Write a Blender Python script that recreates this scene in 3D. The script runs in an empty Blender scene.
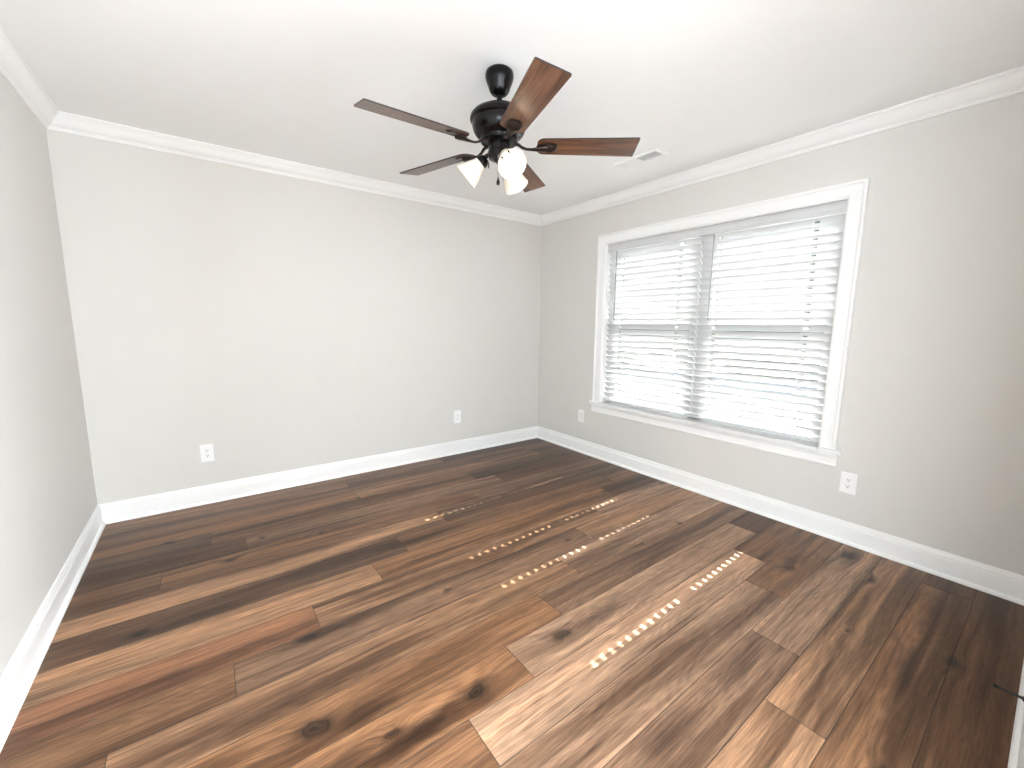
import bpy, bmesh, math, random
from mathutils import Vector, Matrix

# ------------------------------------------------------------------ camera, light, exposure
S = bpy.context.scene
C = S.collection
R = math.radians

cam_d = bpy.data.cameras.new('camera')
cam_d.sensor_width = 36.0
cam_d.lens = 414.55 / 1024 * 36.0
cam_d.clip_start = 0.01
cam_d.clip_end = 200
cam = bpy.data.objects.new('camera', cam_d)
cam.location = (-3.0549, -3.5776, 1.2915)
cam.rotation_euler = (1.4288, -0.0103, -0.6402)
C.objects.link(cam)
S.camera = cam

S.view_settings.view_transform = 'Standard'
S.view_settings.look = 'None'
S.view_settings.gamma = 1.0
S.view_settings.exposure = 4.53
S.view_settings.use_curve_mapping = False
S.cycles.max_bounces = 16
S.cycles.diffuse_bounces = 8
S.cycles.glossy_bounces = 4
S.cycles.transparent_max_bounces = 16
S.cycles.sample_clamp_indirect = 6.0
S.cycles.caustics_reflective = False
S.cycles.caustics_refractive = False
S.cycles.use_denoising = True
S.cycles.use_adaptive_sampling = False
S.cycles.use_light_tree = False         # the thin sun dots through the blinds need steady sun samples

world = bpy.data.worlds.new('sky')
S.world = world
world.use_nodes = True
wn, wl = world.node_tree.nodes, world.node_tree.links
wn.clear()
w_out = wn.new('ShaderNodeOutputWorld')
w_bg = wn.new('ShaderNodeBackground')
w_sky = wn.new('ShaderNodeTexSky')
w_sky.sky_type = 'NISHITA'
w_sky.sun_disc = False
w_sky.sun_elevation = R(43)
w_sky.sun_rotation = R(90)
w_sky.air_density = 1.0
w_sky.dust_density = 2.5
w_bg.inputs['Strength'].default_value = 0.048
wl.new(w_sky.outputs[0], w_bg.inputs['Color'])
wl.new(w_bg.outputs[0], w_out.inputs['Surface'])

sun_d = bpy.data.lights.new('sun', 'SUN')
sun_d.energy = 2.9
sun_d.angle = R(0.3)
sun_d.color = (1.0, 1.0, 1.0)
sun = bpy.data.objects.new('sun', sun_d)
sun.rotation_euler = Vector((-1.08, -0.04, -1.0)).to_track_quat('-Z', 'Y').to_euler()
sun.location = (8, 0, 8)
C.objects.link(sun)

# fill lights added in the hall to brighten the room through the opening
def hall_fill(loc, rot, size, watts):
    d = bpy.data.lights.new('hall_fill', 'AREA')
    d.shape = 'SQUARE'; d.size = size; d.energy = watts; d.color = (0.81, 0.905, 1.0)
    o = bpy.data.objects.new('hall_fill', d)
    o.location = loc; o.rotation_euler = rot
    C.objects.link(o)
FILL_W = (4.4, 16.5, 3.7)
hall_fill((-2.60, -5.15, 1.35), (R(90), 0, 0), 1.9, FILL_W[0])
hall_fill((-0.88, -4.68, 1.35), (R(90), 0, R(60)), 1.2, FILL_W[1])
hall_fill((-3.72, -4.30, 1.35), (R(90), 0, R(-68)), 1.0, FILL_W[2])

# ------------------------------------------------------------------ room numbers
W, D, H = 3.6657, 3.647, 2.44          # x from -W to 0, y from -D to 0
WY0, WY1 = -0.932, -2.712              # window opening along y (left edge, right edge)
WZ0, WZ1 = 0.558, 2.030                # stool top, head of the opening
WT = 0.15                              # thickness of the window wall

# ------------------------------------------------------------------ material helpers
def mat(name):
    m = bpy.data.materials.new(name)
    m.use_nodes = True
    n, l = m.node_tree.nodes, m.node_tree.links
    b = n['Principled BSDF']
    return m, n, l, b

def plain(name, col, rough=0.5, metal=0.0, bump=0.0, bscale=300.0, vary=0.0, spec=0.5, vscale=6.0):
    m, n, l, b = mat(name)
    b.inputs['Roughness'].default_value = rough
    b.inputs['Metallic'].default_value = metal
    b.inputs['Specular IOR Level'].default_value = spec
    tc = n.new('ShaderNodeTexCoord')
    if vary:
        nz = n.new('ShaderNodeTexNoise')
        nz.inputs['Scale'].default_value = vscale
        nz.inputs['Detail'].default_value = 3
        l.new(tc.outputs['Object'], nz.inputs['Vector'])
        mx = n.new('ShaderNodeMix'); mx.data_type = 'RGBA'
        mx.inputs['A'].default_value = tuple(c * (1 - vary) for c in col) + (1,)
        mx.inputs['B'].default_value = tuple(min(1, c * (1 + vary)) for c in col) + (1,)
        l.new(nz.outputs['Fac'], mx.inputs['Factor'])
        l.new(mx.outputs['Result'], b.inputs['Base Color'])
    else:
        b.inputs['Base Color'].default_value = tuple(col) + (1,)
    if bump:
        nb = n.new('ShaderNodeTexNoise')
        nb.inputs['Scale'].default_value = bscale
        nb.inputs['Detail'].default_value = 2
        l.new(tc.outputs['Object'], nb.inputs['Vector'])
        bp = n.new('ShaderNodeBump')
        bp.inputs['Strength'].default_value = bump
        bp.inputs['Distance'].default_value = 0.002
        l.new(nb.outputs['Fac'], bp.inputs['Height'])
        l.new(bp.outputs['Normal'], b.inputs['Normal'])
    return m

M = {}
M['wall'] = plain('greige_wall_paint', (0.65, 0.636, 0.605), 0.75, bump=0.05, bscale=500, vary=0.012, spec=0.3)
M['ceiling'] = plain('white_ceiling_paint', (0.88, 0.885, 0.885), 0.9, bump=0.05, bscale=350, vary=0.01, spec=0.2)
M['trim'] = plain('white_gloss_trim', (0.84, 0.84, 0.825), 0.32, vary=0.008)
M['vinyl'] = plain('white_vinyl', (0.82, 0.83, 0.83), 0.35, vary=0.008)
def slat_mat():
    # white plastic slat that lets a little daylight through
    m, n, l, b = mat('white_blind_slat')
    b.inputs['Base Color'].default_value = (0.62, 0.625, 0.625, 1)
    b.inputs['Roughness'].default_value = 0.42
    tl = n.new('ShaderNodeBsdfTranslucent'); tl.inputs['Color'].default_value = (0.84, 0.85, 0.86, 1)
    mx = n.new('ShaderNodeMixShader'); mx.inputs[0].default_value = 0.05
    l.new(b.outputs[0], mx.inputs[1]); l.new(tl.outputs[0], mx.inputs[2])
    l.new(mx.outputs[0], n['Material Output'].inputs['Surface'])
    return m
M['slat'] = slat_mat()
M['cord'] = plain('white_cord', (0.75, 0.75, 0.73), 0.7, vary=0.02)
M['wand'] = plain('clear_grey_wand', (0.30, 0.31, 0.31), 0.25, vary=0.02)
M['plate'] = plain('white_wall_plate', (0.86, 0.86, 0.85), 0.3, vary=0.006)
M['slot'] = plain('dark_slot', (0.012, 0.012, 0.012), 0.6, vary=0.05)
M['screw'] = plain('painted_screw', (0.7, 0.7, 0.68), 0.35, vary=0.02)
M['vent'] = plain('white_vent_enamel', (0.82, 0.82, 0.81), 0.4, vary=0.008)
M['duct'] = plain('dark_duct', (0.62, 0.64, 0.64), 0.6, vary=0.05)
M['bronze'] = plain('oil_rubbed_bronze', (0.0035, 0.0028, 0.0026), 0.24, vary=0.15, vscale=30, spec=0.22)
M['bronze_worn'] = plain('brushed_bronze', (0.030, 0.017, 0.012), 0.3, metal=0.55, vary=0.2, vscale=30)
M['chain'] = plain('chain_metal', (0.5, 0.45, 0.4), 0.3, metal=0.9, vary=0.1, vscale=40)
M['black'] = plain('black_doorstop_metal', (0.010, 0.009, 0.009), 0.4, vary=0.1, vscale=40)
M['rubber'] = plain('black_rubber', (0.012, 0.012, 0.012), 0.7, vary=0.1, vscale=40)
M['hall'] = plain('hall_wall_paint', (0.64, 0.61, 0.565), 0.75, bump=0.05, bscale=500, vary=0.012)
M['concrete'] = plain('pale_concrete', (0.36, 0.37, 0.34), 0.9, bump=0.3, bscale=40, vary=0.08, vscale=3)
M['leaf'] = plain('hedge_leaves', (0.035, 0.06, 0.03), 0.6, bump=0.6, bscale=25, vary=0.4, vscale=7)
M['brick'] = plain('outer_wall_render', (0.55, 0.53, 0.50), 0.9, bump=0.3, bscale=60, vary=0.05)

def glass_mat():
    m, n, l, b = mat('window_glass')
    n.remove(b)
    tr = n.new('ShaderNodeBsdfTransparent'); tr.inputs['Color'].default_value = (0.96, 0.98, 0.97, 1)
    gl = n.new('ShaderNodeBsdfGlossy'); gl.inputs['Roughness'].default_value = 0.02
    fr = n.new('ShaderNodeFresnel'); fr.inputs['IOR'].default_value = 1.45
    mx = n.new('ShaderNodeMixShader')
    l.new(fr.outputs[0], mx.inputs[0]); l.new(tr.outputs[0], mx.inputs[1]); l.new(gl.outputs[0], mx.inputs[2])
    l.new(mx.outputs[0], n['Material Output'].inputs['Surface'])
    return m
M['glass'] = glass_mat()

def shade_mat():
    # frosted white lamp glass, lit from within by its bulb
    m, n, l, b = mat('frosted_lamp_glass')
    b.inputs['Base Color'].default_value = (0.80, 0.74, 0.64, 1)
    b.inputs['Roughness'].default_value = 0.35
    tl = n.new('ShaderNodeBsdfTranslucent'); tl.inputs['Color'].default_value = (0.98, 0.93, 0.84, 1)
    mx = n.new('ShaderNodeMixShader'); mx.inputs[0].default_value = 0.06
    l.new(b.outputs[0], mx.inputs[1]); l.new(tl.outputs[0], mx.inputs[2])
    l.new(mx.outputs[0], n['Material Output'].inputs['Surface'])
    return m
M['shade'] = shade_mat()

def bulb_mat():
    m, n, l, b = mat('lit_bulb')
    b.inputs['Base Color'].default_value = (0.9, 0.88, 0.84, 1)
    b.inputs['Emission Color'].default_value = (1.0, 0.80, 0.58, 1)
    b.inputs['Emission Strength'].default_value = 0.42
    m.cycles.emission_sampling = 'NONE'
    return m
M['bulb'] = bulb_mat()

def blade_mat():
    # walnut stained blade, grain along local x
    m, n, l, b = mat('walnut_blade')
    b.inputs['Roughness'].default_value = 0.24
    tc = n.new('ShaderNodeTexCoord')
    oi = n.new('ShaderNodeObjectInfo')
    mp = n.new('ShaderNodeMapping'); mp.inputs['Scale'].default_value = (2.5, 30, 2.5)
    l.new(tc.outputs['Object'], mp.inputs['Vector'])
    rv = n.new('ShaderNodeVectorMath'); rv.operation = 'ADD'
    sc = n.new('ShaderNodeMath'); sc.operation = 'MULTIPLY'; sc.inputs[1].default_value = 31.0
    l.new(oi.outputs['Random'], sc.inputs[0])
    l.new(mp.outputs[0], rv.inputs[0]); l.new(sc.outputs[0], rv.inputs[1])
    n1 = n.new('ShaderNodeTexNoise'); n1.inputs['Scale'].default_value = 1.0; n1.inputs['Detail'].default_value = 6
    n1.inputs['Distortion'].default_value = 0.6
    l.new(rv.outputs[0], n1.inputs['Vector'])
    mp2 = n.new('ShaderNodeMapping'); mp2.inputs['Scale'].default_value = (5, 260, 5)
    l.new(tc.outputs['Object'], mp2.inputs['Vector'])
    n2 = n.new('ShaderNodeTexNoise'); n2.inputs['Scale'].default_value = 1.0; n2.inputs['Detail'].default_value = 3
    l.new(mp2.outputs[0], n2.inputs['Vector'])
    r1 = n.new('ShaderNodeValToRGB')
    r1.color_ramp.elements[0].position = 0.3; r1.color_ramp.elements[0].color = (0.060, 0.024, 0.012, 1)
    r1.color_ramp.elements[1].position = 0.72; r1.color_ramp.elements[1].color = (0.22, 0.095, 0.045, 1)
    l.new(n1.outputs['Fac'], r1.inputs['Fac'])
    mr = n.new('ShaderNodeMapRange'); mr.inputs['From Min'].default_value = 0.3; mr.inputs['From Max'].default_value = 0.7
    mr.inputs['To Min'].default_value = 0.7; mr.inputs['To Max'].default_value = 1.2
    l.new(n2.outputs['Fac'], mr.inputs['Value'])
    vm = n.new('ShaderNodeVectorMath'); vm.operation = 'SCALE'
    l.new(r1.outputs['Color'], vm.inputs[0]); l.new(mr.outputs['Result'], vm.inputs['Scale'])
    l.new(vm.outputs['Vector'], b.inputs['Base Color'])
    return m
M['blade'] = blade_mat()
M['blade_edge'] = plain('dark_blade_edge', (0.010, 0.007, 0.006), 0.4, vary=0.1, vscale=40)

# ------------------------------------------------------------------ mesh helpers
def obj(name, bm, m, parent=None, smooth=False, bevel=0.0, loc=None, rot=None, angle=40):
    me = bpy.data.meshes.new(name)
    bmesh.ops.recalc_face_normals(bm, faces=bm.faces)
    bm.to_mesh(me); bm.free()
    for k in (m if isinstance(m, (list, tuple)) else [m]):
        me.materials.append(M[k] if isinstance(k, str) else k)
    o = bpy.data.objects.new(name, me)
    C.objects.link(o)
    if parent: o.parent = parent
    if loc: o.location = loc
    if rot: o.rotation_euler = rot
    if bevel:
        bv = o.modifiers.new('bevel', 'BEVEL'); bv.width = bevel; bv.segments = 2; bv.limit_method = 'ANGLE'; bv.angle_limit = R(40)
    if smooth:
        for p in me.polygons: p.use_smooth = True
        me.set_sharp_from_angle(angle=R(angle))
    return o

def thing(name, label, cat, loc=(0, 0, 0), rot=(0, 0, 0), group=None):
    o = bpy.data.objects.new(name, None)
    o.empty_display_size = 0.1
    C.objects.link(o)
    o.location = loc; o.rotation_euler = rot
    o['label'] = label; o['category'] = cat
    if group: o['group'] = group
    return o

def tag(o, label=None, cat=None, group=None, kind=None):
    for k, v in (('label', label), ('category', cat), ('group', group), ('kind', kind)):
        if v: o[k] = v
    return o

def structure(o, label):
    o['kind'] = 'structure'; o['label'] = label; o['category'] = 'room part'
    return o

def box(bm, x0, x1, y0, y1, z0, z1, mi=0):
    v = [bm.verts.new((x, y, z)) for x in (x0, x1) for y in (y0, y1) for z in (z0, z1)]
    for f in ((0, 1, 3, 2), (4, 6, 7, 5), (0, 4, 5, 1), (2, 3, 7, 6), (0, 2, 6, 4), (1, 5, 7, 3)):
        fc = bm.faces.new([v[i] for i in f]); fc.material_index = mi
    return v

def lathe(bm, prof, seg=48, mtx=None, mi=0):
    rings = []
    for r, z in prof:
        if r < 1e-6:
            rings.append([bm.verts.new((0, 0, z))])
        else:
            rings.append([bm.verts.new((r * math.cos(2 * math.pi * i / seg), r * math.sin(2 * math.pi * i / seg), z)) for i in range(seg)])
    for a, b in zip(rings, rings[1:]):
        for i in range(seg):
            j = (i + 1) % seg
            if len(a) == 1 and len(b) == 1: continue
            if len(a) == 1: f = bm.faces.new((a[0], b[i], b[j]))
            elif len(b) == 1: f = bm.faces.new((a[i], b[0], a[j]))
            else: f = bm.faces.new((a[i], b[i], b[j], a[j]))
            f.material_index = mi
    vs = [v for r in rings for v in r]
    if mtx is not None: bmesh.ops.transform(bm, matrix=mtx, verts=vs)
    return vs

def tube(bm, pts, rad, seg=12, flat=1.0, cap=True):
    """swept round (or flattened) tube along a polyline, rad a number or one per point"""
    pts = [Vector(p) for p in pts]
    rings = []
    for i, p in enumerate(pts):
        t = (pts[min(i + 1, len(pts) - 1)] - pts[max(i - 1, 0)]).normalized()
        up = Vector((0, 0, 1)) if abs(t.z) < 0.95 else Vector((1, 0, 0))
        s = t.cross(up).normalized(); u = s.cross(t).normalized()
        r = rad[i] if isinstance(rad, (list, tuple)) else rad
        rings.append([bm.verts.new(p + s * (r * math.cos(2 * math.pi * k / seg)) + u * (r * flat * math.sin(2 * math.pi * k / seg))) for k in range(seg)])
    for a, b in zip(rings, rings[1:]):
        for k in range(seg):
            j = (k + 1) % seg
            bm.faces.new((a[k], b[k], b[j], a[j]))
    if cap:
        bm.faces.new(rings[0][::-1]); bm.faces.new(rings[-1])

def run_profile(prof, a, b, inward, z_base, mitre_a, mitre_b):
    """moulding profile [(d from wall, z)] swept along a wall from a to b (x, y), mitred where asked (+1 inner corner, 0 square)"""
    bm = bmesh.new()
    a = Vector((a[0], a[1], 0)); b = Vector((b[0], b[1], 0)); n = Vector((inward[0], inward[1], 0))
    t = (b - a).normalized()
    ra = [bm.verts.new(a + n * d + t * (d * mitre_a) + Vector((0, 0, z_base + z))) for d, z in prof]
    rb = [bm.verts.new(b + n * d - t * (d * mitre_b) + Vector((0, 0, z_base + z))) for d, z in prof]
    k = len(prof)
    for i in range(k):
        j = (i + 1) % k
        bm.faces.new((ra[i], ra[j], rb[j], rb[i]))
    bm.faces.new(ra[::-1]); bm.faces.new(rb)
    return bm

# ------------------------------------------------------------------ room shell
def floor_material():
    m, n, l, b = mat('plank_floor')
    N = n.new
    def math_(op, a=None, bb=None, c=None):
        x = N('ShaderNodeMath'); x.operation = op
        for i, v in enumerate((a, bb, c)):
            if v is None: continue
            if isinstance(v, (int, float)): x.inputs[i].default_value = v
            else: l.new(v, x.inputs[i])
        return x.outputs[0]
    def mapr(v, a0, a1, b0, b1, smooth=False):
        x = N('ShaderNodeMapRange')
        if smooth: x.interpolation_type = 'SMOOTHSTEP'
        for k, q in (('From Min', a0), ('From Max', a1), ('To Min', b0), ('To Max', b1)): x.inputs[k].default_value = q
        l.new(v, x.inputs['Value']); return x.outputs['Result']
    def mix(f, A, B, blend='MIX'):
        x = N('ShaderNodeMix'); x.data_type = 'RGBA'; x.blend_type = blend
        for key, v in (('Factor', f), ('A', A), ('B', B)):
            if isinstance(v, (int, float)): x.inputs[key].default_value = v
            elif isinstance(v, tuple): x.inputs[key].default_value = v + (1,) if len(v) == 3 else v
            else: l.new(v, x.inputs[key])
        return x.outputs['Result']
    tc = N('ShaderNodeTexCoord')
    P = tc.outputs['Object']
    tone = N('ShaderNodeVertexColor'); tone.layer_name = 'tone'
    seed = N('ShaderNodeVertexColor'); seed.layer_name = 'seed'
    sx = N('ShaderNodeSeparateColor'); l.new(seed.outputs['Color'], sx.inputs[0])
    off = N('ShaderNodeCombineXYZ')
    l.new(math_('MULTIPLY', sx.outputs[0], 40.0), off.inputs[0])
    l.new(math_('MULTIPLY', sx.outputs[1], 23.0), off.inputs[1])
    l.new(math_('MULTIPLY', sx.outputs[2], 17.0), off.inputs[2])
    # knots: a soft ellipse each, on a slightly wobbling coordinate
    wob = N('ShaderNodeTexNoise'); wob.inputs['Scale'].default_value = 14; wob.inputs['Detail'].default_value = 2
    l.new(P, wob.inputs['Vector'])
    wv = N('ShaderNodeVectorMath'); wv.operation = 'MULTIPLY_ADD'
    l.new(wob.outputs['Color'], wv.inputs[0]); wv.inputs[1].default_value = (0.09, 0.045, 0); wv.inputs[2].default_value = (-0.045, -0.0225, 0)
    wp = N('ShaderNodeVectorMath'); wp.operation = 'ADD'
    l.new(P, wp.inputs[0]); l.new(wv.outputs[0], wp.inputs[1])
    def blob(kx, ky, a, bb):
        s = N('ShaderNodeVectorMath'); s.operation = 'SUBTRACT'; l.new(wp.outputs[0], s.inputs[0]); s.inputs[1].default_value = (kx, ky, 0)
        q = N('ShaderNodeVectorMath'); q.operation = 'MULTIPLY'; l.new(s.outputs[0], q.inputs[0]); q.inputs[1].default_value = (1 / a, 1 / bb, 0)
        d = N('ShaderNodeVectorMath'); d.operation = 'LENGTH'; l.new(q.outputs[0], d.inputs[0])
        return d.outputs['Value']
    core = None; smear = None; ring = None
    def acc(cur, v): return v if cur is None else math_('MAXIMUM', cur, v)
    for kx, ky, r, st in KNOTS:
        d = blob(kx, ky, r * 1.25, r * 0.7)
        rings = mapr(math_('SINE', math_('MULTIPLY', d, 17.0)), -1, 1, 0.62, 1.0)
        core = acc(core, math_('MULTIPLY', math_('MULTIPLY', mapr(d, 0.30, 1.05, 1.0, 0.0, True), rings), st))
        smear = acc(smear, math_('MULTIPLY', mapr(d, 0.5, 1.9, 1.0, 0.0, True), st * 0.6))
        ring = d if ring is None else math_('MINIMUM', ring, d)
    for kx, ky, a, bb, st in SMEARS:
        smear = acc(smear, math_('MULTIPLY', mapr(blob(kx, ky, a, bb), 0.1, 1.0, 1.0, 0.0, True), st))
    # grain coordinates, bent around the knots
    bend = math_('MULTIPLY', mapr(ring, 0.4, 3.2, 1.0, 0.0, True), 0.020)
    bv = N('ShaderNodeCombineXYZ'); l.new(bend, bv.inputs[1])
    pb = N('ShaderNodeVectorMath'); pb.operation = 'ADD'; l.new(P, pb.inputs[0]); l.new(bv.outputs[0], pb.inputs[1])
    def grain(scale, detail, dist, rough=0.55):
        q = N('ShaderNodeVectorMath'); q.operation = 'MULTIPLY_ADD'
        l.new(pb.outputs[0], q.inputs[0]); q.inputs[1].default_value = scale; l.new(off.outputs[0], q.inputs[2])
        t = N('ShaderNodeTexNoise'); t.inputs['Scale'].default_value = 1; t.inputs['Detail'].default_value = detail
        t.inputs['Distortion'].default_value = dist; t.inputs['Roughness'].default_value = rough
        l.new(q.outputs[0], t.inputs['Vector']); return t.outputs['Fac']
    g_broad = grain((0.55, 9.5, 1), 2.5, 0.35)
    g_mid = grain((1.3, 40, 1), 4, 0.7)
    g_fine = grain((9, 210, 1), 3, 0.4, 0.6)
    # cathedral figure
    q = N('ShaderNodeVectorMath'); q.operation = 'MULTIPLY_ADD'
    l.new(pb.outputs[0], q.inputs[0]); q.inputs[1].default_value = (1.1, 7, 1); l.new(off.outputs[0], q.inputs[2])
    cn = N('ShaderNodeTexNoise'); cn.inputs['Scale'].default_value = 1; cn.inputs['Detail'].default_value = 1.5
    l.new(q.outputs[0], cn.inputs['Vector'])
    fig = math_('SINE', math_('MULTIPLY', cn.outputs['Fac'], 120.0))
    col = tone.outputs['Color']
    col = mix(mapr(g_broad, 0.47, 0.63, 0.0, STREAK, True), col, mix(1.0, col, (0.28, 0.24, 0.215), 'MULTIPLY'))
    col = mix(mapr(g_broad, 0.46, 0.30, 0.0, 0.55, True), col, mix(1.0, col, (1.65, 1.55, 1.48), 'MULTIPLY'))
    col = mix(mapr(g_mid, 0.51, 0.68, 0.0, 0.8), col, mix(1.0, col, (0.46, 0.40, 0.36), 'MULTIPLY'))
    col = mix(mapr(g_mid, 0.48, 0.30, 0.0, 0.55), col, mix(1.0, col, (1.5, 1.45, 1.4), 'MULTIPLY'))
    f = mapr(g_fine, 0.30, 0.70, 0.60, 1.40)
    sc = N('ShaderNodeVectorMath'); sc.operation = 'SCALE'; l.new(col, sc.inputs[0]); l.new(f, sc.inputs['Scale'])
    sc2 = N('ShaderNodeVectorMath'); sc2.operation = 'SCALE'; l.new(sc.outputs[0], sc2.inputs[0]); l.new(mapr(fig, -1, 1, 0.91, 1.08), sc2.inputs['Scale'])
    col = sc2.outputs[0]
    col = mix(smear, col, mix(1.0, col, (0.22, 0.20, 0.21), 'MULTIPLY'))
    col = mix(core, col, (0.005, 0.004, 0.003))
    l.new(col, b.inputs['Base Color'])
    l.new(mapr(g_fine, 0.3, 0.7, 0.30, 0.42), b.inputs['Roughness'])
    b.inputs['Specular IOR Level'].default_value = 0.30
    bp = N('ShaderNodeBump'); bp.inputs['Strength'].default_value = 0.12; bp.inputs['Distance'].default_value = 0.001
    l.new(g_fine, bp.inputs['Height']); l.new(bp.outputs[0], b.inputs['Normal'])
    return m

# knots seen in the boards: x, y, radius, strength; and dark smears: x, y, half length, half width, strength
KNOTS = [(-2.798, -1.841, .035, .85), (-2.858, -2.278, .055, .9), (-2.365, -2.460, .060, .95), (-1.933, -2.441, .050, .85),
         (-2.665, -2.442, .030, .9), (-3.358, -1.409, .040, .95), (-3.019, -.977, .028, .9), (-2.848, -.798, .024, .8),
         (-.587, -2.808, .040, .7), (-.173, -2.962, .055, .9), (-.362, -3.109, .030, .8), (-.792, -3.454, .030, .95),
         (-.610, -1.522, .032, .8), (-2.182, -1.903, .018, .9), (-1.362, -1.897, .022, .7), (-1.043, -2.194, .026, .5),
         (-.612, -2.171, .024, .8), (-.912, -3.150, .016, .8), (-.065, -1.682, .040, .7), (-2.55, -.93, .02, .8),
         (-1.02, -.33, .02, .7), (-1.17, -.65, .02, .7), (-2.20, -.55, .018, .7), (-3.30, -.55, .025, .8), (-1.55, -3.40, .03, .8)]
SMEARS = [(-2.64, -1.85, .30, .045, .75), (-2.72, -2.31, .22, .05, .8), (-2.58, -2.48, .33, .055, .95), (-1.72, -2.452, .28, .045, .65),
          (-2.80, -2.44, .22, .05, .8), (-3.20, -1.42, .55, .06, .75), (-.50, -2.80, .22, .05, .7), (-.16, -2.98, .20, .06, .8),
          (-1.0, -1.53, .45, .045, .55), (-1.98, -2.97, .30, .075, .75), (-1.48, -2.955, .30, .055, .45), (-.40, -3.36, .45, .06, .7),
          (-1.0, -3.35, .30, .05, .6), (-.25, -1.66, .30, .05, .65), (-1.15, -2.20, .45, .06, .35), (-2.3, -1.36, 1.0, .05, .65),
          (-2.4, -.66, .9, .05, .6), (-1.4, -.62, .6, .045, .55), (-2.9, -.62, .6, .05, .6), (-3.0, -2.12, .7, .05, .55),
          (-3.2, -2.40, .5, .05, .7), (-1.5, -.08, 1.2, .045, .6), (-2.2, -.30, 1.2, .05, .5), (-.35, -.62, .5, .06, .6)]
STREAK = 0.75
# boards: row index from the back wall -> list of (x start, tone); tone keys below
TONES = {'dk': (.090, .044, .022), 'md': (.165, .085, .043), 'lt': (.255, .142, .078), 'or': (.215, .108, .052), 'rd': (.190, .090, .047),
         'gd': (.100, .054, .030), 'gy': (.185, .107, .064), 'pk_glare': (.285, .174, .108)}  # last tone: pale pinkish boards, lightened further to hold the window glare
ROW_W, ROW_Y0 = 0.1815, 0.0015          # row k spans y = ROW_Y0 - k*ROW_W downwards
ROWS = {0: [(-4, 'md'), (-1.30, 'dk')], 1: [(-4, 'md'), (-2.2, 'md'), (-.40, 'dk')], 2: [(-4, 'or'), (-2.20, 'lt'), (-.37, 'dk')],
        3: [(-4, 'gd'), (-3.1, 'md'), (-1.28, 'gd')], 4: [(-4, 'dk'), (-2.934, 'gy'), (-1.11, 'dk')], 5: [(-4, 'md'), (-3.31, 'md'), (-1.48, 'gy')],
        6: [(-4, 'lt'), (-1.84, 'gd'), (-.02, 'md')], 7: [(-4, 'gd'), (-2.195, 'md'), (-.363, 'md')], 8: [(-4, 'lt'), (-2.407, 'or'), (-.577, 'dk')],
        9: [(-4, 'rd'), (-2.74, 'lt'), (-.91, 'pk_glare')], 10: [(-4, 'md'), (-3.051, 'gy'), (-1.222, 'lt')], 11: [(-4, 'md'), (-3.377, 'lt'), (-1.548, 'pk_glare')],
        12: [(-4, 'or'), (-1.846, 'gy'), (-.02, 'dk')], 13: [(-4, 'or'), (-2.162, 'pk_glare'), (-.33, 'dk')], 14: [(-4, 'md'), (-2.444, 'pk_glare'), (-.64, 'md')],
        15: [(-4, 'lt'), (-2.73, 'pk_glare'), (-.90, 'md')], 16: [(-4, 'md'), (-3.07, 'gy'), (-1.248, 'pk_glare')], 17: [(-4, 'lt'), (-3.39, 'lt'), (-1.565, 'lt')],
        18: [(-4, 'md'), (-2.0, 'md'), (-.18, 'dk')], 19: [(-4, 'md'), (-1.95, 'dk')]}
M['floor'] = floor_material()
M['groove'] = plain('board_groove', (0.03, 0.02, 0.015), 0.7, vary=0.1)

def build_floor():
    rnd = random.Random(11)
    bm = bmesh.new()
    tl = bm.loops.layers.float_color.new('tone'); sl = bm.loops.layers.float_color.new('seed')
    x_end = 0.06
    g = 0.0011
    y_min = -5.3
    k = 0
    while True:
        y1 = ROW_Y0 - k * ROW_W; y0 = y1 - ROW_W
        if k == 0: y1 = 0.06
        if y1 < y_min: break
        row = ROWS.get(k)
        if row is None:
            s = -4.2 - rnd.random() * 1.2
            row = [(s + 1.83 * i, rnd.choice(['md', 'lt', 'gy', 'or'])) for i in range(4)]
        xs = [r[0] for r in row] + [x_end]
        for i, (x0, tn) in enumerate(row):
            x1 = min(xs[i + 1], x_end)
            if x1 <= x0: continue
            base = TONES[tn]; j = 1 + rnd.uniform(-.08, .08)
            tc_ = tuple(c * j for c in base) + (1,); sd = (rnd.random(), rnd.random(), rnd.random(), 1)
            o_ = [bm.verts.new(p) for p in ((x0, y0, -.0016), (x1, y0, -.0016), (x1, y1, -.0016), (x0, y1, -.0016))]
            t_ = [bm.verts.new(p) for p in ((x0 + g, y0 + g, 0), (x1 - g, y0 + g, 0), (x1 - g, y1 - g, 0), (x0 + g, y1 - g, 0))]
            fs = [bm.faces.new(t_)]
            for q in range(4):
                f = bm.faces.new((o_[q], o_[(q + 1) % 4], t_[(q + 1) % 4], t_[q])); f.material_index = 1; fs.append(f)
            for f in fs:
                for lp in f.loops: lp[tl] = tc_; lp[sl] = sd
        k += 1
    box(bm, -4.2, 0.06, y_min - .2, 0.06, -.06, -.0018, 1)
    return structure(obj('floor', bm, ['floor', 'groove']), 'brown wood plank floor with dark knots')
build_floor()

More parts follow.
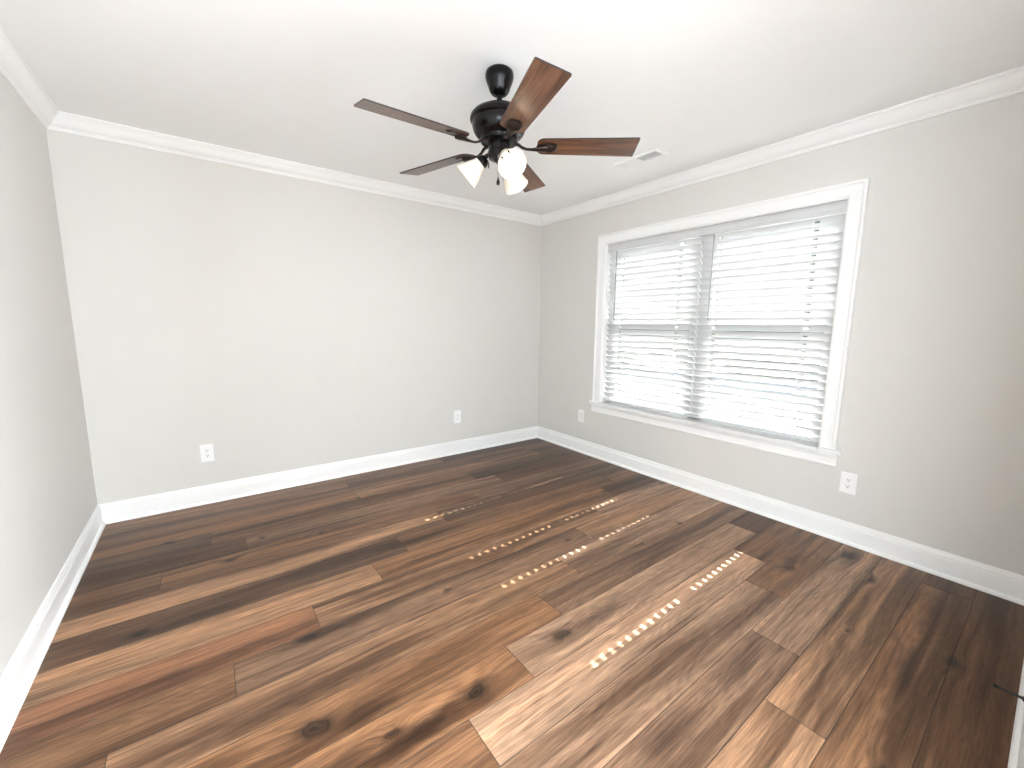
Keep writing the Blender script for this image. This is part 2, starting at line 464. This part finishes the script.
T = 0.12
bm = bmesh.new(); box(bm, -4.2, WT, -5.4, T, H, H + .1)
structure(obj('ceiling', bm, 'ceiling'), 'flat white ceiling')
bm = bmesh.new(); box(bm, -W - T, WT, 0, T, -.06, H)
structure(obj('wall_back', bm, 'wall'), 'pale greige wall facing the camera')
bm = bmesh.new(); box(bm, -W - T, -W, -D, 0, -.06, H)
structure(obj('wall_left', bm, 'wall'), 'pale wall at the left edge')
bm = bmesh.new()                                     # window wall: below, above and beside the opening
AZ = 0.500
box(bm, 0, WT, -D, 0, -.06, AZ); box(bm, 0, WT, -D, 0, WZ1 + .02, H)
box(bm, 0, WT, WY0 + .02, 0, AZ, WZ1 + .02); box(bm, 0, WT, -D, WY1 - .02, AZ, WZ1 + .02)
structure(obj('wall_right', bm, 'wall'), 'greige wall with the window')
OX0, OX1, OZ = -3.46, -1.66, 2.06                    # cased opening behind the camera
bm = bmesh.new()
box(bm, -W - T, OX0, -D - T, -D, -.06, H); box(bm, OX1, WT, -D - T, -D, -.06, H); box(bm, OX0, OX1, -D - T, -D, OZ, H)
structure(obj('wall_near', bm, 'wall'), 'wall with the cased opening behind the camera')
bm = bmesh.new()
box(bm, -4.1, -4.0, -5.3, -D - T, -.06, H); box(bm, -.4, -.3, -5.3, -D - T, -.06, H); box(bm, -4.1, -.3, -5.4, -5.3, -.06, H)
structure(obj('wall_hall', bm, 'hall'), 'hall walls beyond the cased opening')
bm = bmesh.new()
box(bm, OX0 - .085, OX0 + .004, -D, -D + .016, 0, OZ + .085); box(bm, OX1 - .004, OX1 + .085, -D, -D + .016, 0, OZ + .085)
box(bm, OX0 + .004, OX1 - .004, -D, -D + .016, OZ - .004, OZ + .085)
box(bm, OX0, OX0 + .018, -D - T, -D, 0, OZ); box(bm, OX1 - .018, OX1, -D - T, -D, 0, OZ); box(bm, OX0, OX1, -D - T, -D, OZ - .018, OZ)
structure(obj('trim_1', bm, 'trim', bevel=.004), 'white casing around the opening behind the camera')

BASE = [(0, 0), (.0305, 0), (.0305, .005), (.0285, .012), (.0240, .017), (.0185, .0195), (.0150, .0200), (.0150, .094), (.0142, .099), (.0120, .1025),
        (.0072, .1040), (.0118, .1066), (.0125, .1100), (.0112, .1140), (.0088, .1180), (.0078, .1230), (.0074, .1275), (.0055, .1310), (.002, .1320), (0, .1320)]
structure(obj('baseboard_back', run_profile(BASE, (-W, 0), (0, 0), (0, -1), 0, 1, 1), 'trim', smooth=True, angle=30), 'white baseboard along the back wall')
structure(obj('baseboard_left', run_profile(BASE, (-W, -D), (-W, 0), (1, 0), 0, 1, 1), 'trim', smooth=True, angle=30), 'white baseboard along the left wall')
structure(obj('baseboard_right', run_profile(BASE, (0, 0), (0, -D), (-1, 0), 0, 1, 1), 'trim', smooth=True, angle=30), 'white baseboard under the window')
bm = run_profile(BASE, (0, -D), (OX1 + .085, -D), (0, 1), 0, 1, 0)
structure(obj('baseboard_near', bm, 'trim', smooth=True, angle=30), 'white baseboard at the lower right corner')

CROWN = [(0, 0), (0, -.0875), (.0070, -.0875), (.0095, -.0850), (.0100, -.0780), (.0125, -.0755), (.0150, -.0745), (.0150, -.0700), (.0185, -.0680),
         (.0260, -.0640), (.0340, -.0570), (.0420, -.0460), (.0480, -.0350), (.0530, -.0270), (.0575, -.0210), (.0620, -.0175), (.0620, -.0130), (.0660, -.0115),
         (.0701, -.0090), (.0701, 0)]
for i, (a, b_, n_) in enumerate((((-W, 0), (0, 0), (0, -1)), ((-W, -D), (-W, 0), (1, 0)), ((0, 0), (0, -D), (-1, 0)), ((0, -D), (-W, -D), (0, 1)))):
    structure(obj('trim_%d' % (i + 2), run_profile(CROWN, a, b_, n_, H, 1, 1), 'trim', smooth=True, angle=30),
              'white crown moulding along the %s wall' % ('back', 'left', 'window', 'near')[i])

# ------------------------------------------------------------------ window
win = bpy.data.objects.new('window_1', None); C.objects.link(win); win.location = (0, (WY0 + WY1) / 2, WZ0)
structure(win, 'white double window with casing, stool and apron')
bpy.context.view_layer.update()
def wpart(name, bm, m, **k):
    bmesh.ops.translate(bm, vec=-win.location, verts=bm.verts)
    return obj(name, bm, m, win, **k)

def casing():
    # profile (across from outer edge to inner edge, thickness) swept up, over and down with mitres
    prof = [(0, 0), (0, .018), (.004, .0215), (.014, .0215), (.018, .0185), (.022, .0150), (.050, .0130), (.066, .0120), (.072, .0140), (.079, .0140), (.084, .0110), (.090, .0085), (.092, 0)]
    oy0, oy1, oz = -.832, -2.802, 2.120
    path = [(oy0, WZ0, 1, 0), (oy0, oz, 1, 1), (oy1, oz, -1, 1), (oy1, WZ0, -1, 0)]
    bm = bmesh.new(); rings = []
    for y, z, sy, sz in path:
        rings.append([bm.verts.new((-t, y - sy * w, z - sz * w)) for w, t in prof])
    k = len(prof)
    for a, b_ in zip(rings, rings[1:]):
        for i in range(k):
            j = (i + 1) % k
            bm.faces.new((a[i], a[j], b_[j], b_[i]))
    bm.faces.new(rings[0][::-1]); bm.faces.new(rings[-1])
    return bm
wpart('casing', casing(), 'trim')
bm = bmesh.new()                                     # stool with ears
box(bm, -.036, .110, WY1, WY0, WZ0 - .026, WZ0); 
box(bm, -.036, 0, -2.832, WY1, WZ0 - .026, WZ0); box(bm, -.036, 0, WY0, -.805, WZ0 - .026, WZ0)
bmesh.ops.remove_doubles(bm, verts=bm.verts, dist=1e-5)
wpart('stool', bm, 'trim', bevel=.006)
AP = [(0, 0), (.012, 0), (.0165, .004), (.0165, .010), (.0115, .014), (.0115, .050), (.0165, .060), (.0165, .080), (0, .080)]
wpart('apron', run_profile(AP, (0, -.822), (0, -2.812), (-1, 0), WZ0 - .106, 0, 0), 'trim')
bm = bmesh.new()                                     # jamb lining
box(bm, 0, .112, WY0, WY0 + .019, WZ0, WZ1 + .019); box(bm, 0, .112, WY1 - .019, WY1, WZ0, WZ1 + .019); box(bm, 0, .112, WY1, WY0, WZ1, WZ1 + .019)
wpart('jamb', bm, 'trim')
YM = (WY0 + WY1) / 2
bm = bmesh.new()                                     # outer frame and centre mullion
FX0, FX1 = .086, .165
box(bm, FX0, FX1, WY0 - .030, WY0 + .02, AZ, WZ1 + .02); box(bm, FX0, FX1, WY1 - .02, WY1 + .030, AZ, WZ1 + .02)
box(bm, FX0, FX1, WY1, WY0, WZ1 - .025, WZ1 + .02); box(bm, FX0, FX1, WY1, WY0, AZ, WZ0 + .012)
box(bm, FX0, FX1, YM - .045, YM + .045, WZ0, WZ1)
wpart('frame', bm, 'vinyl')
ZM = 1.285
def sash(y_hi, y_lo, z0, z1, x0, x1):
    bm = bmesh.new(); s = .040
    box(bm, x0, x1, y_lo, y_lo + s, z0, z1); box(bm, x0, x1, y_hi - s, y_hi, z0, z1)
    box(bm, x0, x1, y_lo + s, y_hi - s, z0, z0 + s); box(bm, x0, x1, y_lo + s, y_hi - s, z1 - s, z1)
    o = wpart('sash', bm, 'vinyl')
    g_ = bmesh.new(); xm = (x0 + x1) / 2
    box(g_, xm - .002, xm + .002, y_lo + s - .005, y_hi - s + .005, z0 + s - .005, z1 - s + .005)
    bmesh.ops.translate(g_, vec=-win.location, verts=g_.verts)
    obj('pane', g_, 'glass', o)
for hi, lo in ((WY0 - .030, YM + .045), (YM - .045, WY1 + .030)):
    sash(hi, lo, ZM - .020, WZ1 - .025, .128, .154)   # upper sash, outer track
    sash(hi, lo, WZ0 + .012, ZM + .020, .094, .122)   # lower sash, inner track

# ------------------------------------------------------------------ blinds
SW, SP, TILT = 0.060, 0.0500, R(50)
SX = 0.046
Z_TOP, Z_RAIL = 1.968, 0.586
def slat_bm(length, holes):
    """slat along y centred at 0: crowned, routed for the cords"""
    bm = bmesh.new()
    hw, hl = .0062, .0130
    us = [-SW / 2, -SW / 2 + .0025, -.017, -hw, hw, .017, SW / 2 - .0025, SW / 2]
    ys = sorted([-length / 2, length / 2] + [h + s * hl for h in holes for s in (-1, 1)])
    grid = {}
    for i, u in enumerate(us):
        for j, y in enumerate(ys):
            grid[i, j] = bm.verts.new((u, y, .0022 * (1 - (u / (SW / 2)) ** 2)))
    for i in range(len(us) - 1):
        for j in range(len(ys) - 1):
            if i == 3 and any(abs((ys[j] + ys[j + 1]) / 2 - h) < .002 for h in holes): continue
            bm.faces.new((grid[i, j], grid[i + 1, j], grid[i + 1, j + 1], grid[i, j + 1]))
    bmesh.ops.recalc_face_normals(bm, faces=bm.faces)
    bmesh.ops.solidify(bm, geom=bm.faces[:], thickness=.0026)
    return bm

def make_blind(y_hi, y_lo, cords, label):
    yc, L = (y_hi + y_lo) / 2, y_hi - y_lo
    t = thing('window_blind', label, 'blind', (SX, yc, WZ0), group='white horizontal blinds in the window')
    hs = [c - yc for c in cords]
    # valance in front of the head rail
    bm = bmesh.new()
    pr = [(-.034, -.006), (-.040, -.002), (-.040, .010), (-.036, .014), (-.036, .044), (-.040, .048), (-.040, .056), (-.036, .060), (-.030, .060), (-.030, -.006)]
    a = [bm.verts.new((x, -L / 2, Z_TOP - WZ0 + z)) for x, z in pr]; b_ = [bm.verts.new((x, L / 2, Z_TOP - WZ0 + z)) for x, z in pr]
    for i in range(len(pr)):
        j = (i + 1) % len(pr); bm.faces.new((a[i], a[j], b_[j], b_[i]))
    bm.faces.new(a[::-1]); bm.faces.new(b_)
    obj('valance', bm, 'slat', t)
    bm = bmesh.new(); box(bm, -.026, .026, -L / 2 + .004, L / 2 - .004, Z_TOP - WZ0 + .012, WZ1 - WZ0 - .004)
    obj('head_rail', bm, 'vinyl', t, bevel=.002)
    zs = []
    z = Z_RAIL + .050
    while z < Z_TOP - .004:
        zs.append(z); z += SP
    first = None
    rnd = random.Random(5)
    for z in zs:
        if first is None:
            first = s = obj('slat', slat_bm(L - .010, hs), 'slat', t, smooth=True, angle=35)
        else:
            s = first.copy(); C.objects.link(s); s.parent = t
        s.location = (0, 0, z - WZ0); s.rotation_euler = (0, TILT + rnd.uniform(-.02, .02), rnd.uniform(-.0008, .0008))
    bm = bmesh.new(); box(bm, -.030, .030, -L / 2 + .004, L / 2 - .003, -.009, .009)
    obj('bottom_rail', bm, 'slat', t, bevel=.004, loc=(0, 0, Z_RAIL - WZ0), rot=(0, R(4), 0))
    for h in hs:
        bm = bmesh.new(); ex = SW / 2 * math.cos(TILT) + .002
        for x in (-ex, ex): tube(bm, [(x, h + .014, Z_RAIL - WZ0 + .008), (x, h + .014, Z_TOP - WZ0 + .014)], .0009, 6)
        for z in zs:
            tube(bm, [(ex, h + .014, z - WZ0 - SW / 2 * math.sin(TILT) - .003), (-ex, h + .014, z - WZ0 + SW / 2 * math.sin(TILT) - .003)], .0007, 5)
        obj('ladder_cord', bm, 'cord', t)
        bm = bmesh.new(); tube(bm, [(.0032, h, Z_RAIL - WZ0 + .009), (.0032, h, Z_TOP - WZ0 + .014)], .0006, 6)
        obj('lift_cord', bm, 'cord', t)
    yw = y_hi - .108 - yc
    bm = bmesh.new()
    tube(bm, [(-.0445, yw, Z_TOP - WZ0 - .010), (-.046, yw, 1.345 - WZ0)], [.0035, .0042], 8)
    wd = obj('tilt_wand', bm, 'wand', t, smooth=True)
    bm = bmesh.new(); tube(bm, [(-.0285, yw, Z_TOP - WZ0 + .014), (-.034, yw, Z_TOP - WZ0 - .009), (-.0445, yw, Z_TOP - WZ0 - .008)], .002, 8)
    obj('hook', bm, 'cord', wd)
    return t
make_blind(WY0 - .002, YM + .0015, (-1.085, -1.650), 'white slatted blind on the left half of the window, nearer the room corner')
make_blind(YM - .0015, WY1 + .002, (-1.958, -2.556), 'white slatted blind on the right half of the window, nearer the camera')

# ------------------------------------------------------------------ outdoors
bm = bmesh.new(); box(bm, -40, 60, -40, 40, -.6, -.45)
structure(obj('ground', bm, 'concrete'), 'pale paved ground outside the window')
def hedge():
    rnd = random.Random(3)
    bm = bmesh.new()
    for i in range(26):
        y = -22 + i * 1.7 + rnd.uniform(-.3, .3)
        r = rnd.uniform(1.1, 1.5)
        mt = Matrix.Translation((13.0 + rnd.uniform(-.4, .4), y, 1.9 + rnd.uniform(-.2, .6))) @ Matrix.Diagonal((1.0, 1.1, rnd.uniform(1.7, 2.3), 1))
        res = bmesh.ops.create_icosphere(bm, subdivisions=3, radius=r, matrix=mt)
        for v in res['verts']:
            v.co += Vector((rnd.uniform(-.09, .09), rnd.uniform(-.09, .09), rnd.uniform(-.09, .09)))
    return tag(obj('hedge', bm, 'leaf'), 'dark leafy hedge glimpsed through the gaps of the blinds', 'hedge', kind='stuff')
hedge()

# ------------------------------------------------------------------ outlets
def make_outlet(loc, rz, label):
    t = thing('wall_outlet', label, 'outlet', loc, (0, 0, rz), 'white duplex outlets on the walls')
    # local: x along wall, y out of wall, z up
    bm = bmesh.new()
    w, h, d = .0390, .0640, .006
    o_ = [bm.verts.new((sx * w, 0, sz * h)) for sx, sz in ((-1, -1), (1, -1), (1, 1), (-1, 1))]
    m_ = [bm.verts.new((sx * w, d * .55, sz * h)) for sx, sz in ((-1, -1), (1, -1), (1, 1), (-1, 1))]
    i_ = [bm.verts.new((sx * (w - .004), d, sz * (h - .004))) for sx, sz in ((-1, -1), (1, -1), (1, 1), (-1, 1))]
    for a, b_ in ((o_, m_), (m_, i_)):
        for k in range(4): bm.faces.new((a[k], a[(k + 1) % 4], b_[(k + 1) % 4], b_[k]))
    bm.faces.new(i_); bm.faces.new(o_[::-1])
    obj('plate', bm, 'plate', t)
    for s in (1, -1):
        bm = bmesh.new()
        pts = []
        for k in range(28):
            a = 2 * math.pi * k / 28
            pts.append((.0170 * math.cos(a), max(-.0132, min(.0132, .0172 * math.sin(a)))))
        lo = [bm.verts.new((x, d - .001, z + s * .0195)) for x, z in pts]; hi = [bm.verts.new((x, d + .0015, z + s * .0195)) for x, z in pts]
        for k in range(28): bm.faces.new((lo[k], lo[(k + 1) % 28], hi[(k + 1) % 28], hi[k]))
        bm.faces.new(hi); bm.faces.new(lo[::-1])
        rc = obj('receptacle', bm, 'plate', t)
        bm = bmesh.new()
        for x, hh in ((-.0064, .0045), (.0064, .0038)): box(bm, x - .0013, x + .0013, d + .0004, d + .0019, s * .0195 + .0030 - hh, s * .0195 + .0030 + hh)
        lathe(bm, [(0, 0), (.0028, 0), (.0028, .0015), (0, .0015)], 12, Matrix.Translation((0, d + .0004, s * .0195 - .0075)) @ Matrix.Rotation(R(-90), 4, 'X'))
        obj('slots', bm, 'slot', rc)
    bm = bmesh.new(); lathe(bm, [(0, 0), (.0032, 0), (.0030, .0012), (.0015, .0018), (0, .0019)], 16, Matrix.Translation((0, d - .0002, 0)) @ Matrix.Rotation(R(-90), 4, 'X'))
    obj('screw', bm, 'screw', t, smooth=True)
    return t
make_outlet((-3.084, 0, .366), math.pi, 'white duplex outlet on the back wall, nearer the left wall')
make_outlet((-1.061, 0, .374), math.pi, 'white duplex outlet on the back wall, nearer the window wall')
make_outlet((0, -.676, .376), math.pi / 2, 'white duplex outlet between the room corner and the window')
make_outlet((0, -2.880, .370), math.pi / 2, 'white duplex outlet below the near lower corner of the window casing')

# ------------------------------------------------------------------ ceiling vent
def make_vent():
    cx, cy, L, Wd = -.524, -1.640, .352, .130
    t = thing('ceiling_vent', 'white louvred air vent on the ceiling between the fan and the window', 'vent', (cx, cy, H))
    bm = bmesh.new(); a, b_ = Wd / 2, L / 2; ia, ib = a - .024, b_ - .024
    rings = []
    for (x, y, z) in ((a, b_, 0), (a, b_, -.003), (a - .006, b_ - .006, -.009), (ia + .002, ib + .002, -.009), (ia, ib, -.007), (ia, ib, 0)):
        rings.append([bm.verts.new((sx * x, sy * y, z)) for sx, sy in ((-1, -1), (1, -1), (1, 1), (-1, 1))])
    for p, q in zip(rings, rings[1:]):
        for k in range(4): bm.faces.new((p[k], p[(k + 1) % 4], q[(k + 1) % 4], q[k]))
    obj('frame', bm, 'vent', t)
    bm = bmesh.new(); box(bm, -ia, ia, -ib, ib, -.0012, -.0002)
    obj('backing', bm, 'duct', t)
    n = 22
    for k in range(n):
        y = -ib + (k + .5) * 2 * ib / n
        ang = R(42) if y < 0 else R(-42)
        bm = bmesh.new(); box(bm, -ia, ia, -.0055, .0055, -.0005, .0005)
        obj('louvre', bm, 'vent', t, loc=(0, y, -.0062), rot=(ang, 0, 0))
    bm = bmesh.new(); box(bm, -ia, ia, -.003, .003, -.0095, -.001)
    obj('divider', bm, 'vent', t)
    for s in (-1, 1):
        bm = bmesh.new(); lathe(bm, [(0, 0), (.004, 0), (.0035, -.0015), (0, -.002)], 14)
        obj('screw', bm, 'screw', t, loc=(0, s * (b_ - .012), -.0088))
make_vent()

# ------------------------------------------------------------------ ceiling fan
FA = (-1.866, -1.866)
def make_fan():
    t = thing('ceiling_fan', 'dark bronze ceiling fan with five brown wooden blades and three lit lamp shades', 'ceiling fan', (FA[0], FA[1], H))
    bm = bmesh.new()
    lathe(bm, [(0, 0), (.056, 0), (.0625, -.006), (.0655, -.018), (.0645, -.032), (.0595, -.048), (.0525, -.064), (.0480, -.078), (.0430, -.089), (.0340, -.098), (.022, -.102), (0, -.103)])
    obj('canopy', bm, 'bronze', t, smooth=True)
    bm = bmesh.new()
    lathe(bm, [(0, -.095), (.0125, -.095), (.0125, -.143), (.019, -.145), (.021, -.149), (.021, -.160), (0, -.160)], 24)
    obj('downrod', bm, 'bronze', t, smooth=True)
    bm = bmesh.new()
    lathe(bm, [(0, -.153), (.045, -.153), (.062, -.156), (.098, -.168), (.122, -.182), (.1330, -.195), (.1360, -.206), (.1350, -.213), (.1305, -.217), (.1265, -.220),
               (.1255, -.238), (.1220, -.252), (.1140, -.268), (.1010, -.282), (.0880, -.290), (.0850, -.296), (.0850, -.306), (.060, -.309), (0, -.309)], 64)
    obj('motor_housing', bm, 'bronze', t, smooth=True, angle=28)
    bm = bmesh.new()
    lathe(bm, [(0, -.305), (.047, -.305), (.050, -.310), (.050, -.345), (.054, -.350), (.054, -.366), (.046, -.378), (.030, -.384), (0, -.385)], 48)
    obj('switch_housing', bm, 'bronze', t, smooth=True, angle=28)
    bm = bmesh.new()
    lathe(bm, [(0, -.383), (.024, -.383), (.024, -.388), (.012, -.395), (.008, -.402), (0, -.404)], 24)
    obj('finial', bm, 'bronze_worn', t, smooth=True)
    # one blade with its bracket, then four copies
    def blade_bm():
        bm = bmesh.new(); x0, x1, w0, w1, th = .178, .643, .056, .0675, .0055
        out = []
        def arc(cx, cy, r, a0, a1, k=6): return [(cx + r * math.cos(R(a0 + (a1 - a0) * i / k)), cy + r * math.sin(R(a0 + (a1 - a0) * i / k))) for i in range(k + 1)]
        out += arc(x0 + .034, -w0 + .034, .034, 180, 262)
        out += arc(x1 - .006, -w1 + .006, .006, 278, 360, 3)
        out += arc(x1 - .006, w1 - .006, .006, 0, 82, 3)
        out += arc(x0 + .034, w0 - .034, .034, 98, 180)
        lo = [bm.verts.new((x, y, -th / 2)) for x, y in out]; hi = [bm.verts.new((x, y, th / 2)) for x, y in out]
        k = len(out)
        for i in range(k):
            f = bm.faces.new((lo[i], lo[(i + 1) % k], hi[(i + 1) % k], hi[i])); f.material_index = 1
        bm.faces.new(hi); bm.faces.new(lo[::-1])
        return bm
    def bracket_bm():
        bm = bmesh.new()
        tube(bm, [(.070, 0, .012), (.090, 0, .008), (.108, 0, -.006), (.128, 0, -.014), (.150, 0, -.0155), (.170, 0, -.0150), (.190, 0, -.0135), (.212, 0, -.0125), (.222, 0, -.0115)],
             [.013, .011, .0095, .0085, .0090, .0120, .0165, .0215, .0205], 14, flat=.55)
        return bm
    def medallion_bm():
        bm = bmesh.new()
        out = []
        for i in range(32):
            a = 2 * math.pi * i / 32
            out.append((.224 + .050 * math.cos(a), (.034 + .004 * math.cos(a)) * math.sin(a)))
        r1 = [bm.verts.new((x, y, -.0026)) for x, y in out]
        r2 = [bm.verts.new((x, y, -.0070)) for x, y in out]
        r3 = [bm.verts.new((.224 + (x - .224) * .86, y * .86, -.0095)) for x, y in out]
        r4 = [bm.verts.new((.224 + (x - .224) * .72, y * .72, -.0075)) for x, y in out]
        for a, b_ in ((r1, r2), (r2, r3), (r3, r4)):
            for i in range(32): bm.faces.new((a[i], a[(i + 1) % 32], b_[(i + 1) % 32], b_[i]))
        bm.faces.new(r1[::-1]); bm.faces.new(r4)
        return bm
    first = None
    for k in range(5):
        th = R(-108.98 + 72 * k)
        if first is None:
            first = bl = obj('blade', blade_bm(), ['blade', 'blade_edge'], t)
            br = obj('blade_bracket', bracket_bm(), 'bronze_worn', bl, smooth=True, angle=50)
            md = obj('bracket_plate', medallion_bm(), 'bronze_worn', bl, smooth=True, angle=30)
            kids = (br, md)
        else:
            bl = first.copy(); C.objects.link(bl); bl.parent = t
            for kd in kids:
                c = kd.copy(); C.objects.link(c); c.parent = bl
        bl.location = (0, 0, -.320); bl.rotation_euler = (R(-11.74), 0, th)
    # three lamps: arm and cup, frosted shade, bulb
    for az in (-104, 136, 23):
        a = R(az); T = R(50)
        e = Vector((math.cos(a), math.sin(a), 0)); d = e * math.sin(T) + Vector((0, 0, -math.cos(T)))
        q = d.to_track_quat('Z', 'Y').to_matrix().to_4x4()
        start = e * .072 + Vector((0, 0, -.378))
        bm = bmesh.new()
        tube(bm, [e * .044 + Vector((0, 0, -.357)), e * .058 + Vector((0, 0, -.360)), e * .068 + Vector((0, 0, -.370)), start], [.010, .010, .011, .012], 14)
        lathe(bm, [(0, -.012), (.016, -.012), (.024, -.004), (.0290, .006), (.0310, .018), (.0310, .022), (.0285, .022), (.0285, .006), (0, .006)], 32, Matrix.Translation(start) @ q)
        obj('lamp_holder', bm, 'bronze', t, smooth=True, angle=30)
        bm = bmesh.new()
        outer = [(.0275, .007), (.0300, .024), (.0350, .040), (.0430, .058), (.0510, .078), (.0570, .096), (.0610, .110), (.0650, .118)]
        inner = [(r - .0028, z - .0006) for r, z in outer][::-1]
        lathe(bm, outer + inner + [outer[0]], 48, Matrix.Translation(start) @ q)
        sh = obj('lamp_shade', bm, 'shade', t, smooth=True, angle=60)
        bm = bmesh.new()
        lathe(bm, [(0, .005), (.013, .005), (.0140, .030), (.019, .046), (.0245, .062), (.0270, .074), (.0245, .087), (.0150, .097), (0, .101)], 28, Matrix.Translation(start) @ q)
        obj('bulb', bm, 'bulb', sh, smooth=True)
    # pull chains toward the camera side of the switch housing
    right = Vector((.802, -.597, 0)); near = Vector((-.57, -.82, 0))
    for (off, z0, z1, fob) in ((near * .048 - right * .004, -.366, -.476, True), (-right * .048 + near * .016, -.330, -.398, False)):
        bm = bmesh.new()
        n = 26
        tube(bm, [off + Vector((0, 0, z0)), off + Vector((0, 0, z1))], .0011, 6)
        k = int((z0 - z1) / .004)
        for i in range(k): bmesh.ops.create_icosphere(bm, subdivisions=1, radius=.0021, matrix=Matrix.Translation(off + Vector((0, 0, z0 - .004 * i))))
        ch = obj('pull_chain', bm, 'chain', t)
        bm = bmesh.new()
        pr = [(0, .004), (.002, .003), (.0035, -.006), (.0075, -.018), (.0085, -.024), (.0065, -.030), (0, -.033)] if fob else [(0, .003), (.0022, .002), (.0026, -.018), (.0018, -.026), (0, -.027)]
        lathe(bm, pr, 18, Matrix.Translation(off + Vector((0, 0, z1))))
        obj('fob', bm, 'bronze', ch, smooth=True)
make_fan()

# ------------------------------------------------------------------ door stop on the near baseboard
ds = thing('door_stop', 'black rod door stop fixed to the baseboard at the lower right', 'door stop', (-.940, -D + .015, .070))
bm = bmesh.new(); lathe(bm, [(0, 0), (.0125, 0), (.0125, .002), (.0085, .006), (.0055, .009), (.0045, .012), (.0040, .062), (0, .062)], 20, Matrix.Rotation(R(-90), 4, 'X'))
obj('rod', bm, 'black', ds, smooth=True, angle=35)
bm = bmesh.new(); lathe(bm, [(0, .060), (.0055, .060), (.0065, .063), (.0065, .070), (.0050, .074), (0, .075)], 20, Matrix.Rotation(R(-90), 4, 'X'))
obj('tip', bm, 'rubber', ds, smooth=True, angle=35)
